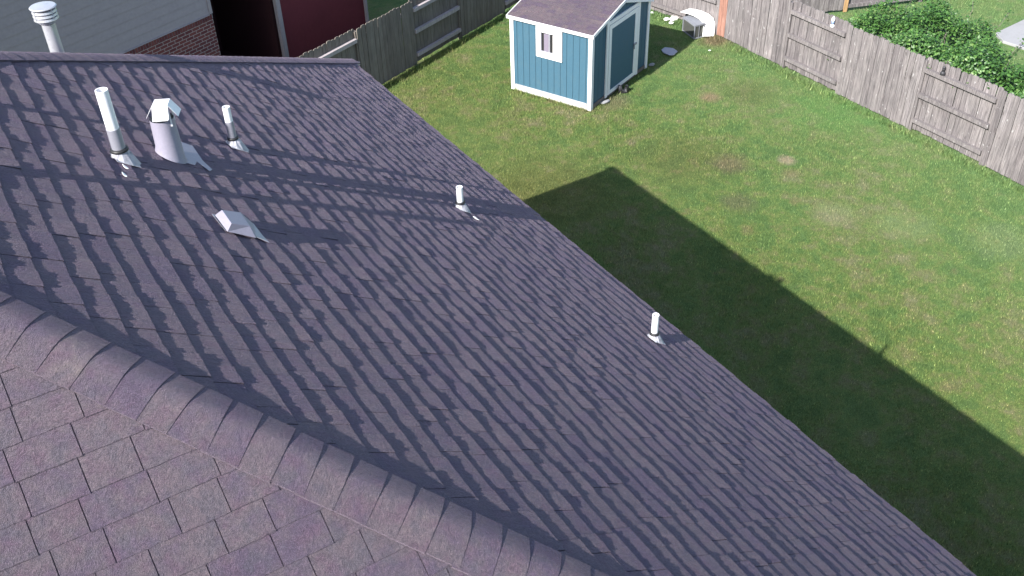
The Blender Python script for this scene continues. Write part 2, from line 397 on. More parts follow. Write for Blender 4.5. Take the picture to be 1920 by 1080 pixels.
o = cap_run(NC, APEX, perp(hn, nA), perp(hn, nB), 21).build('hip_cap', M['shingle'], roof, smooth=True)
o['label'] = 'row of bent cap shingles over the near hip'
o = cap_run(FC, APEX, perp(hf, nA), perp(hf, nC), 22, .15).build('hip_cap', M['shingle'], roof, smooth=True)
o['label'] = 'row of bent cap shingles over the far hip'
rb = MB(); 
o = cap_run(APEX, V3(XW, APEX[1], APEX[2]), perp(V3(-1, 0, 0), nB), perp(V3(-1, 0, 0), nC), 23).build('ridge_cap', M['shingle'], roof, smooth=True)

def uvbox(o, su=1, sv=1):
    me = o.data; uv = me.uv_layers.new(name='UVMap')
    for p in me.polygons:
        n = p.normal
        h = Vector((-n.y, n.x, 0)); h = h.normalized() if h.length > .01 else Vector((1, 0, 0))
        for li in p.loop_indices:
            c = me.vertices[me.loops[li].vertex_index].co; uv.data[li].uv = (c.dot(h)*su, c.z*sv)
wb = MB(); ov = .45
X0, X1, Y0, Y1 = XW+.3, -ov, YN+ov, -ov
wb.add([(X0, Y0, 0), (X1, Y0, 0), (X1, Y1, 0), (X0, Y1, 0), (X0, Y0, H-.16), (X1, Y0, H-.16), (X1, Y1, H-.16), (X0, Y1, H-.16), (X0, APEX[1], APEX[2]-.2)],
       [(0, 1, 5, 4), (1, 2, 6, 5), (2, 3, 7, 6), (3, 0, 4, 8, 7)])
wo = wb.build('wall', M['brick'], house); uvbox(wo)
eb = MB()
eb.box((-.03, YN+.03, H-.17), (.022, 0, 0), (0, -YN-.06, 0), (0, 0, .15)); eb.box((XW, YN+.01, H-.17), (-XW-.04, 0, 0), (0, .02, 0), (0, 0, .15)); eb.box((XW, -.03, H-.17), (-XW-.04, 0, 0), (0, .02, 0), (0, 0, .15))
eb.build('fascia', M['trim'], house)
eb = MB(); eb.box((X1, YN+.04, H-.175), (-X1-.035, 0, 0), (0, -YN-.08, 0), (0, 0, .01)); eb.box((XW, YN+.035, H-.175), (-XW+X1-.003, 0, 0), (0, ov-.03, 0), (0, 0, .01)); eb.box((XW, Y1, H-.175), (-XW+X1-.003, 0, 0), (0, ov-.04, 0), (0, 0, .01))
eb.build('soffit', M['trim'], house)

def A(y, s, off=0): return V3(-s*ca, y, H+s*sa)+nA*off
SU, EY = V3(-ca, 0, sa), V3(0, 1, 0)         # upslope and along-eave directions on the main plane
def vent_pipe(y, s, h, r, label, mat='pvc', fl=.115, collar=True, lean=(0, 0), sleeve=0):
    base = A(y, s); b = MB(); top = base+V3(lean[0]*h, lean[1]*h, h)
    seg = 20; ax = (top-base)/np.linalg.norm(top-base)
    b.tube(base-V3(0, 0, .03), top, r, r, seg, cap=False); b.tube(top, top-ax*.06, r*.82, r*.82, seg, cap=False)
    a1 = []; 
    A1 = [2*math.pi*i/seg for i in range(seg)]
    q1 = np.cross(ax, V3(0, 1, 0)); q1 /= np.linalg.norm(q1); q2 = np.cross(ax, q1)
    vs = [top+(q1*math.cos(t)+q2*math.sin(t))*r for t in A1]+[top+(q1*math.cos(t)+q2*math.sin(t))*r*.82 for t in A1]
    b.add(vs, [(i, (i+1) % seg, seg+(i+1) % seg, seg+i) for i in range(seg)])
    p = b.build('vent_pipe', M[mat], house, smooth=True); p['label'] = label
    m = p.modifiers.new('es', 'EDGE_SPLIT'); m.split_angle = R(40)
    f = MB(); rr = random.Random(int(y*-100))
    # cone from a wobbly oval on the roof up to the pipe, plus the sheet flange under the shingles
    n = 22; low, mid, hi = [], [], []
    for i in range(n):
        t = 2*math.pi*i/n; c_, s_ = math.cos(t), math.sin(t)
        low.append(base-SU*.015+(EY*c_*fl*.72+SU*s_*fl*.85)*(1+rr.uniform(-.06, .06))+nA*.012)
        mid.append(base+V3(0, 0, .045)+(EY*c_*fl*.52+V3(1, 0, 0)*-s_*fl*.50)*(1+rr.uniform(-.08, .08)))
        hi.append(base+V3(0, 0, .075)+(EY*c_+V3(-1, 0, 0)*s_)*(r*1.12)*(1+rr.uniform(-.05, .05)))
    f.add(low+mid+hi, [(k*n+i, k*n+(i+1) % n, (k+1)*n+(i+1) % n, (k+1)*n+i) for k in range(2) for i in range(n)])
    f.prism([base+EY*a*fl+SU*c*fl+nA*.0105 for a, c in ((-.70, -.78), (.45, -.86), (.5, .5), (-.70, .5))], nA*.0025)
    f.build('flashing', M['lead'], p)
    if sleeve:
        g = MB(); g.tube(base+V3(0, 0, .03), base+V3(0, 0, sleeve), r*1.10, r*1.08, 20); q_ = g.build('sleeve', M['galv'], p, smooth=True); m = q_.modifiers.new('es', 'EDGE_SPLIT'); m.split_angle = R(40)
    if collar:
        g = MB(); g.lathe(base+V3(0, 0, .066), [(r*1.12, 0), (r*1.5, .004), (r*1.45, .016), (r*1.12, .022)], 18); g.build('collar', M['rubber'], p, smooth=True)
    return p
S_ = lambda x: -x/ca
vent_pipe(-6.005, S_(-3.937), .47, .037, 'tallest white vent pipe, leftmost on the main roof slope', sleeve=.22)
vent_pipe(-5.135, S_(-3.035), .33, .028, 'slim white vent pipe with stained metal base, right of the hooded exhaust', 'pvc', .108, sleeve=.215)
vent_pipe(-5.115, S_(-1.165), .235, .030, 'short white vent pipe two thirds down the slope, crossed by long shadows', fl=.10)
vent_pipe(-7.12, S_(-.528), .265, .028, 'short white vent pipe nearest the eave above the shaded lawn', fl=.10)
# vents farther up the slope, left of the picture, that cast the long bands of shade
p = vent_pipe(-6.89, 6.6, .45, .045, 'white vent pipe high on the slope near the ridge')
p = vent_pipe(-5.98, 6.7, .42, .035, 'thin white vent pipe close under the ridge')

# hooded exhaust pipe
def exhaust():
    ax0 = V3(-3.598, -5.725, 0); zr = lambda x: H-x*math.tan(TA)
    b = MB(); n = 28; r = .080; top = []; low = []; base = []
    for i in range(n):
        t = 2*math.pi*i/n; x, y = math.cos(t), math.sin(t)
        px, py = ax0[0]+x*r*.95, ax0[1]+y*r*.95; top.append((px, py, 7.50))
        px, py = ax0[0]+x*r*1.03, ax0[1]+y*r*1.12; low.append((px, py, zr(px)+.05))
        px, py = ax0[0]+x*r*1.15, ax0[1]+y*r*1.35; base.append((px, py, zr(px)+.012))
    b.add(base+low+top, [(k*n+i, k*n+(i+1) % n, (k+1)*n+(i+1) % n, (k+1)*n+i) for k in range(2) for i in range(n)])
    p = b.build('exhaust_pipe', M['ventpaint'], house, smooth=True); p['label'] = 'wide grey exhaust pipe with a folded four sided rain hood'
    q = MB(); q.tube((ax0[0], ax0[1], 7.42), (ax0[0], ax0[1], 7.499), r*.93, r*.93, 20); q.build('inner_sleeve', M['rubber'], p)
    # flange and its strip running down to the right
    f = MB(); yb, sb_ = ax0[1], S_(ax0[0])
    f.prism([A(y, s, .0125) for y, s in ((-5.80, 4.20), (-5.80, 4.32), (-5.56, 4.40), (-5.40, 4.17), (-5.42, 4.09), (-5.68, 4.10), (-5.80, 4.075), (-5.845, 4.11), (-5.72, 4.16))][::-1], nA*.003)
    f.build('flashing', M['ventpaint'], p)
    g = MB(); zt = 7.605; C = V3(-3.580, -5.738, zt); a = R(-27); ux = V3(math.cos(a), math.sin(a), 0); uy = V3(-math.sin(a), math.cos(a), 0)
    hw, ho, dz = .048, .100, .078
    T = [C+ux*sx*hw+uy*sy*hw for sx, sy in ((-1, -1), (1, -1), (1, 1), (-1, 1))]
    g.prism(T, V3(0, 0, .003))
    for i in range(4):
        c, d = T[i], T[(i+1) % 4]; m = ((c+d)/2-C); m /= np.linalg.norm(m)
        g.prism([c, d, d+m*(ho-hw)-V3(0, 0, dz)+(d-c)*.03, c+m*(ho-hw)-V3(0, 0, dz)-(d-c)*.03], V3(0, 0, .003))
    g.build('rain_hood', M['pvc'], p)
    for i in range(4):
        h = MB(); m = T[i]-C; m /= np.linalg.norm(m)
        h.box(C+m*(hw*1.30)-V3(.005, .005, .145), (.010, 0, 0), (0, .010, 0), (0, 0, .145))
        h.build('strap', M['pvc'], p)
exhaust()

# slant-back box vent
def boxvent():
    b = MB(); y0, y1, s0, s1 = -6.815, -6.60, 4.09, 4.345
    g = lambda y, s, o: A(y, s, o)
    lowp = [g(y0, s0+.065, .02), g(y1, s0, .02), g(y1, s1, .02), g(y0, s1, .022)]
    tp = [g(y0+.035, s0+.115, .074), g(y1+.0, s0+.110, .074), g(y1-.03, s1-.012, .074), g(y0+.01, s1-.008, .074)]
    b.add(lowp+tp, [(4, 5, 6, 7), (0, 1, 5, 4), (1, 2, 6, 5), (2, 3, 7, 6), (3, 0, 4, 7)])
    p = b.build('box_vent', M['ventpaint'], house, bevel=.003); p['label'] = 'low grey slant-backed box vent'
    f = MB(); f.prism([g(y0-.01, s0-.02, .0125), g(y0+.07, s0-.01, .0125), g(y1+.02, s0-.01, .0125), g(y1+.02, s1+.01, .0125), g(y0+.03, s1, .0125), g(y0+.03, s0+.05, .0125)], nA*.002)
    f.build('flashing', M['galv'], p)
boxvent()

# metal flue beyond the far hip
def flue():
    x, y = -3.853, -3.5; zb = H-y*math.tan(TC)*1.0; zb = H+3.5*math.tan(TC)
    zb = H+abs(y)*math.tan(TC)
    b = MB(); b.tube((x, y, zb-.02), (x, y, 7.46), .052, .052, 24); p = b.build('flue_pipe', M['flue'], house, smooth=True)
    p['label'] = 'galvanised flue pipe with a round louvred cap beyond the far hip'
    m = p.modifiers.new('es', 'EDGE_SPLIT'); m.split_angle = R(40)
    c = MB(); c.lathe((x, y, 7.57), [(.100, 0), (.102, .006), (.095, .012), (.02, .02)], 32)
    for k in range(3): c.lathe((x, y, 7.475+.029*k), [(.078, .0), (.094, .004), (.090, .020), (.076, .024)], 28)
    for k in range(4):
        a = k*math.pi/2+.5; c.box((x+.088*math.cos(a)-.005, y+.088*math.sin(a)-.005, 7.475), (.01, 0, 0), (0, .01, 0), (0, 0, .1))
    c.build('flue_cap', M['flue'], p, smooth=False)
    g = MB(); g.lathe((x, y, 7.44), [(.053, 0), (.064, .01), (.064, .03), (.053, .04)], 24); g.build('collar', M['galv'], p)
    f = MB(); f.lathe((x, y, zb-.08), [(.13, 0), (.06, .16)], 20); f.build('flashing', M['galv'], p)
flue()

# scraps on the roof
def scrap(y, s, label, L=.05, ang=.4):
    b = MB(); o = A(y, s, .012); d = EY*math.cos(ang)+SU*math.sin(ang); e = np.cross(nA, d)
    r = random.Random(int(y*1000)); pts = [o+d*L*a+e*L*.22*c+nA*r.uniform(0, .006) for a, c in ((0, 0), (.3, -.9), (.9, -.7), (1.1, .2), (.6, 1), (.2, .8))]
    b.prism(pts, nA*.003); q = b.build('paper_scrap', M['white']); tag(q, label, 'scrap', 'white scraps on the roof')
scrap(-6.17, 4.752, 'white scrap on the shingles just below the tallest vent pipe')
scrap(-6.31, 4.80, 'thin white scrap on the roof, lower than the scrap beside the tallest pipe', .055, .2)
scrap(-5.33, 1.335, 'white scrap on the shingles just right of the short mid-slope pipe', .06, .5)

# ------------------------------------------------------------------ shed
def shed():
    C0 = V3(7.27, 4.372, 0); u = V3(.9184, .3955, 0); v = V3(-.3955, .9184, 0); z = V3(0, 0, 1)
    P = lambda a, b, c: C0+u*a+v*b+z*c
    W, D, HL, HR, AU, AZ_ = 2.60, 2.12, 1.79, 1.70, 1.30, 2.10
    root = thing('shed', 'small blue garden shed with white trim standing on the lawn', 'shed', tuple(C0+u*1.3+v*1.05))
    rz = lambda a: (HL+(AZ_-HL)*a/AU) if a < AU else (AZ_+(HR-AZ_)*(a-AU)/(W-AU))
    def boards(b, org, d, n, L, hfun, z0, bw=.165, th=.012, skip=None):
        x = 0
        while x < L-1e-6:
            x2 = min(x+bw-.010, L); segs = [(z0, None)]
            lo, hi = z0, None
            pieces = [(z0, hfun(x), hfun(x2))]
            if skip:
                sx0, sx1, sz0, sz1 = skip
                if x2 > sx0 and x < sx1: pieces = [(z0, sz0, sz0), (sz1, hfun(x), hfun(x2))]
            for (zz, ha, hb) in pieces:
                if min(ha, hb)-zz > .01:
                    pts = [org+d*x+z*zz, org+d*x2+z*zz, org+d*x2+z*hb, org+d*x+z*ha]
                    b.prism(pts, n*th, .5)
            x += bw
    b = MB(); i_ = .02
    # inner shell
    sh = [P(i_, i_, .1), P(W-i_, i_, .1), P(W-i_, i_, HR), P(AU, i_, AZ_), P(i_, i_, HL)]
    b.prism(sh, v*(D-2*i_))
    boards(b, P(.0, i_, 0), u, -v, W, rz, .13)
    boards(b, P(i_, D, 0), -v, -u, D, lambda t: HL-.02, .13)
    boards(b, P(W-i_, 0, 0), v, u, D, lambda t: HR-.02, .13)
    boards(b, P(W, D-i_, 0), -u, v, W, lambda t: rz(W-t), .13)
    wall = b.build('wall', M['blue'], root)
    tw = .095
    # corner boards wrap each corner
    for (ca_, cb_, sx, sy, hh) in ((0, 0, 1, 1, HL), (W, 0, -1, 1, HR), (0, D, 1, -1, HL), (W, D, -1, -1, HR)):
        t = MB(); t.box(P(ca_-sx*.014, cb_-sy*.016, .0), u*sx*tw, v*sy*.024, z*(hh-.0))
        t.box(P(ca_-sx*.017, cb_-sy*.0165, .0), u*sx*.024, v*sy*tw, z*(hh-.004))
        t.build('corner_trim', M['trim'], root)
    s = MB()
    s.box(P(-.012, tw, .0), u*.02, v*(D-2*tw), z*.15)
    s.build('skirt_board', M['skirt'], root)
    s = MB(); s.box(P(tw, -.010, .02), u*(W-2*tw), v*.02, z*.09); s.box(P(W-.008, tw, 0), u*.02, v*(D-2*tw), z*.15); s.build('skirt_board', M['fence_brown'], root)
    # roof
    r = MB(); ovh, oe = .055, .05
    rr = random.Random(3)
    for side in (0, 1):
        ea, ez = (-ovh, HL-.012) if side == 0 else (W+ovh, HR-.012)
        e0 = P(ea, -oe, ez+.03); rg = P(AU, -oe, AZ_+.045); sl_ = rg-e0; L = np.linalg.norm(sl_); sd = sl_/L; nn = np.cross(sd, v); nn = nn if nn[2] > 0 else -nn
        r.prism([e0, rg, rg+v*(D+2*oe), e0+v*(D+2*oe)], -nn*.02, .4)
        n = 11
        for k in range(n):
            d0 = L*k/n; q = -.0
            while q < D+2*oe:
                wd = rr.uniform(.14, .34); q2 = min(q+wd-.003, D+2*oe)
                p0 = e0+sd*d0+v*q; p1 = e0+sd*d0+v*q2; p2 = e0+sd*(d0+L/n)+v*q2; p3 = e0+sd*(d0+L/n)+v*q
                r.add([p0+nn*.001, p1+nn*.001, p2+nn*.002, p3+nn*.002, p0+nn*.007, p1+nn*.007], [(4, 5, 2, 3), (0, 1, 5, 4)], rr.uniform(.2, .9)); q += wd
    rc = r.build('roof', M['shedshingle'], root)
    g = MB()
    g.prism([P(AU-.1, -oe, AZ_+.045-.012), P(AU, -oe, AZ_+.058), P(AU+.1, -oe, AZ_+.045-.02), P(AU, -oe, AZ_+.047)], v*(D+2*oe), .6)
    g.build('ridge_cap', M['shedshingle'], rc)
    e = MB()
    e.box(P(-ovh-.016, -oe, HL-.055), u*.018, v*(D+2*oe), z*.07)
    e.box(P(W+ovh-.002, -oe, HR-.055), u*.018, v*(D+2*oe), z*.07)
    for bb in (-oe-.02, D+oe+.002):
        e.prism([P(-ovh-.016, bb, HL-.060), P(AU, bb, AZ_-.025), P(AU, bb, AZ_+.048), P(-ovh-.016, bb, HL+.016)], v*.018)
        e.prism([P(AU, bb, AZ_-.025), P(W+ovh+.016, bb, HR-.060), P(W+ovh+.016, bb, HR+.016), P(AU, bb, AZ_+.048)], v*.018)
    e.build('fascia', M['trim'], root)
    # rake trim on the gable wall
    k = MB()
    # door surround
    o0, o1, ot, ob = .60, 2.10, 1.86, .055
    fr = MB(); y = -.030
    fr.box(P(o0, y, ob), u*.085, v*.03, z*(ot-ob)); fr.box(P(o1-.085, y, ob), u*.085, v*.03, z*(ot-ob-.03))
    fr.box(P(o0+.087, y, ot-.10), u*(o1-o0-.174), v*.03, z*.085)
    fr.build('door_surround', M['trim'], root)
    dr = MB(); d0, d1, dz0, dz1 = .70, 2.0, .085, 1.745
    dr.box(P(d0+.09, -.022, dz0+.085), u*(d1-d0-.18), v*.016, z*(dz1-dz0-.17)); door = dr.build('door', M['blue'], root)
    f = MB(); y = -.034
    f.box(P(d0, y, dz0), u*.10, v*.026, z*(dz1-dz0)); f.box(P(d1-.13, y, dz0), u*.13, v*.026, z*(dz1-dz0))
    f.box(P(d0+.1, y, dz0), u*(d1-d0-.23), v*.026, z*.085); f.box(P(d0+.1, y, dz1-.10), u*(d1-d0-.23), v*.026, z*.10)
    f.build('door_frame', M['trim'], door)
    hd = MB(); hd.box(P(d1-.17, -.052, .86), u*.13, v*.016, z*.05); hd.box(P(d1-.17, -.06, .78), u*.035, v*.012, z*.12); hd.build('latch', M['galv'], door)
    # window in the long wall (facing -u)
    X = -.0
    wn = MB(); a0, a1, b0, b1 = .745, 1.425, .99, 1.715; iw0, iw1, iz0, iz1 = .865, 1.305, 1.13, 1.585
    wn.box(P(-.030, a0, b0), u*.038, v*(iw0-a0), z*(b1-b0)); wn.box(P(-.030, iw1, b0), u*.038, v*(a1-iw1), z*(b1-b0))
    wn.box(P(-.0295, iw0, b0), u*.037, v*(iw1-iw0), z*(iz0-b0)); wn.box(P(-.0295, iw0, iz1), u*.037, v*(iw1-iw0), z*(b1-iz1))
    win = wn.build('window', M['trim'], root)
    m = MB(); m.box(P(-.002, iw0, iz0), u*.006, v*(iw1-iw0), z*(iz1-iz0)); m.build('window_backing', M['rubber'], win)
    mid = (iw0+iw1)/2
    q = MB(); q.box(P(-.012, mid-.018, iz0), u*.014, v*.036, z*(iz1-iz0))
    q.box(P(-.0115, iw0, iz0), u*.010, v*.014, z*(iz1-iz0)); q.box(P(-.0115, iw1-.014, iz0), u*.010, v*.014, z*(iz1-iz0))
    for (aa, bb) in ((iw0+.014, mid-.018), (mid+.018, iw1-.014)):
        q.box(P(-.011, aa, iz0), u*.009, v*(bb-aa), z*.016); q.box(P(-.011, aa, iz1-.016), u*.009, v*(bb-aa), z*.016)
    q.build('sash', M['galv'], win)
    p1 = MB(); p1.box(P(-.008, mid+.022, iz0+.02), u*.004, v*.12, z*(iz1-iz0-.05)); p1.build('window_blind', M['blind'], win)
    p2 = MB(); p2.box(P(-.008, iw0+.018, iz0+.02), u*.004, v*.115, z*(iz1-iz0-.045)); p2.build('window_blind', M['skirt'], win)
shed()

# ------------------------------------------------------------------ fences
def board(b, p, d, n, w, z0, z1, th, tint, r, ear=.03):
    tl = r.gauss(0, .004); zz = V3(tl*d[0], tl*d[1], 1)
    q = lambda a, c: p+d*a+zz*c-V3(0, 0, 0)
    hh = z1-z0
    pts = [q(0, z0), q(w, z0), q(w, z1-ear), q(w-ear*.8, z1), q(ear*.8, z1), q(0, z1-ear)]
    b.prism(pts, n*th, tint)
def fence(name, label, P0, d, n, secs, z0, z1, mat, matr, rails, matp=None, bw=.14, seed=1, special=None, zfun=None):
    """secs: (t0, t1, 'front'|'back'); n points to the viewer's side; boards in front of or behind the rails"""
    r = random.Random(seed); root = thing(name, label, 'fence', tuple(P0+d*(secs[0][0]+secs[-1][1])/2))
    for (t0, t1, kd) in secs:
        off = .048 if kd == 'front' else -.020
        b = MB(); t = t0+.002; red = MB()
        while t < t1-.03:
            w = min(bw*r.uniform(.94, 1.04), t1-t-.002)
            tint = min(1, max(0, r.gauss(.5, .36))); tgt = b
            if special and special[0] < t+w/2 < special[1]: tgt = red
            board(tgt, P0+d*t+n*(off+r.uniform(-.003, .003)), d, -n if kd == 'front' else -n, w-r.uniform(.004, .012), z0+r.uniform(-.01, .015), z1+r.uniform(-.018, .018), .018, tint, r)
            t += w
        pn = b.build('fence_panel', mat, root)
        if red.v: q = red.build('fence_panel', M['fence_red'], root); q['label'] = 'reddish unweathered boards'
        for zr in rails:
                m = MB(); m.box(P0+d*(t0+.05)+n*-.012+V3(0, 0, zr), d*(t1-t0-.1), n*(.085 if kd == 'back' else .038), V3(0, 0, .085), r.uniform(.3, .8)); m.build('rail', matr, root)
        m = MB(); m.box(P0+d*(t0-.045)-n*.055+V3(0, 0, 0), d*.09, n*(.085 if kd == 'back' else .080), V3(0, 0, z1-.07+r.uniform(-.02, .02)), r.random()); m.build('post', matp or mat, root)
    return root
Xd, Yd = V3(1, 0, 0), V3(0, 1, 0)
fence('wooden_fence', 'weathered grey board fence along the far right side of the lawn', V3(12.34, 0, 0), -Yd, -Xd,
      [(-5.86, -3.56, 'front'), (-3.56, -1.83, 'back'), (-1.83, .21, 'front'), (.21, 2.0, 'back'), (2.0, 4.1, 'front'), (4.1, 6.0, 'back'), (6.0, 8.2, 'front'), (8.2, 10.2, 'back')],
      .03, 1.665, M['fence_grey'], M['fence_grey'], (.22, .80, 1.36), seed=3, special=(-5.95, -5.62))
bd = V3(-.19, 1, 0); bd /= np.linalg.norm(bd)
fence('wooden_fence', 'grey board fence with one low rail behind the blue shed and the grey crate', V3(12.33, 5.93, 0), bd, V3(-bd[1], bd[0], 0),
      [(0.0, 2.22, 'back'), (2.30, 4.0, 'front'), (4.0, 5.6, 'back')], .05, 1.66, M['fence_grey'], M['fence_grey'], (.20, .80, 1.36), seed=4)
fence('wooden_fence', 'brown shaded board fence between the lawn and the red neighbouring house', V3(0, 6.5, 0), UF, NF,
      [(-2.2, -.2, 'front'), (-.2, 1.8, 'front'), (1.8, 3.69, 'back'), (3.69, 5.62, 'front'), (5.62, 7.48, 'back'), (7.48, 9.4, 'front'), (9.4, 12.1, 'back')],
      .06, 1.665, M['fence_brown'], M['rail_pale'], (.23, .82, 1.36), matp=M['fence_brown'], seed=5)
fd = V3(3.6, -1.25, 0); fd /= np.linalg.norm(fd)
fr = fence('wooden_fence', 'grey board fence across the neighbouring yard beyond the vine, ending in an orange board', V3(12.5, 6.35, 0), fd, V3(fd[1], -fd[0], 0),
      [(.0, 1.9, 'front'), (1.9, 3.8, 'front'), (3.8, 6.0, 'back'), (6.0, 8.0, 'back'), (8.0, 11, 'back')], .06, 1.6, M['fence_grey'], M['fence_grey'], (.10, .8, 1.3), seed=6)
m = MB(); m.box(V3(12.5, 6.35, 0)+fd*3.72+V3(fd[1], -fd[0], 0)*.05, fd*.10, V3(fd[1], -fd[0], 0)*.03, V3(0, 0, 1.6)); m.build('end_board', M['orange_wood'], fr)

# ------------------------------------------------------------------ neighbouring house
def neighbour():
    P0 = V3(0, 9.3, 0); z = V3(0, 0, 1); P = lambda t, q, h: P0+UF*t-NF*q+z*h     # q = depth away from us
    root = thing('neighbour_house', 'neighbouring house with pale lap siding over brick and a dark red end', 'house', tuple(P(-1, 3, 0)))
    b = MB(); zb = 2.10; lap = .19; zz = zb
    while zz < 5.6:
        b.add([P(-12, -.014, zz), P(.74, -.014, zz), P(.74, -.004, zz+lap), P(-12, -.004, zz+lap), P(-12, 0, zz), P(.74, 0, zz)], [(0, 1, 2, 3), (4, 5, 1, 0)], .5); zz += lap
    b.build('siding', M['siding'], root)
    t = MB(); t.box(P(.74, -.030, zb), UF*.085, -NF*.10, z*3.5); t.box(P(-12, -.034, zb-.02), UF*12.74, -NF*.03, z*.018); t.build('corner_trim', M['siding'], root)
    br = MB(); br.box(P(-12, 0, 0), UF*12.82, -NF*.2, z*(zb-.12)); w1 = br.build('brick_wall', M['brick'], root); uvbox(w1)
    # rowlock course of bricks on edge
    rl = MB(); x = -12
    while x < .80:
        rl.box(P(x, -.014, zb-.118), UF*.058, -NF*.1, z*.098, random.random()); x += .070
    k = NT('rowlock'); c = k.ramp(k.attr(), [(0, (.12, .04, .045)), (1, (.21, .07, .065))]); rl.build('rowlock', k.set(c, .85, .2), root)
    mo = MB(); mo.box(P(-12, -.006, zb-.12), UF*12.82, -NF*.1, z*.099); mo.build('mortar', M['concrete'], root)
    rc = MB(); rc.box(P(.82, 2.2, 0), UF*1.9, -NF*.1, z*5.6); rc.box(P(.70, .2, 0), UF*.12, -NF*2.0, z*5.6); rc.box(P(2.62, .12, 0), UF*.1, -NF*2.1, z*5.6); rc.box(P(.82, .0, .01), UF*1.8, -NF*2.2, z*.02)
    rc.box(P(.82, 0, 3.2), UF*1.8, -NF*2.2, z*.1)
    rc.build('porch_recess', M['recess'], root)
    mr = MB(); mr.box(P(2.74, .02, 0), UF*2.92, -NF*.12, z*5.6); mr.box(P(5.56, .14, 0), UF*.1, -NF*7, z*5.6); mr.build('red_wall', M['maroon'], root)
    for (tt, w) in ((2.655, .125), (5.655, .07)):
        p = MB(); p.box(P(tt, -.045, 0), UF*w, -NF*.10, z*5.6); p.box(P(tt+w*.42, -.052, 0), UF*w*.16, -NF*.012, z*5.6); p.build('corner_post', M['siding'], root)
    rf = MB(); e = .55
    A0, A1, B0, B1 = P(-12.4, -e, 5.6), P(6.2, -e, 5.6), P(6.2, 8+e, 5.6), P(-12.4, 8+e, 5.6); R0, R1 = P(-9, 4, 7.6), P(2.5, 4, 7.6)
    rf.add([A0, A1, B0, B1, R0, R1], [(0, 1, 5, 4), (1, 2, 5), (2, 3, 4, 5), (3, 0, 4), (0, 3, 2, 1)], .5); rf.build('roof', M['shedshingle'], root)
    bw = MB(); bw.box(P(-12, 8, 0), UF*17.6, -NF*.1, z*5.6); bw.box(P(-12, .2, 0), UF*.1, -NF*7.8, z*5.6); bw.build('back_wall', M['siding'], root)
neighbour()

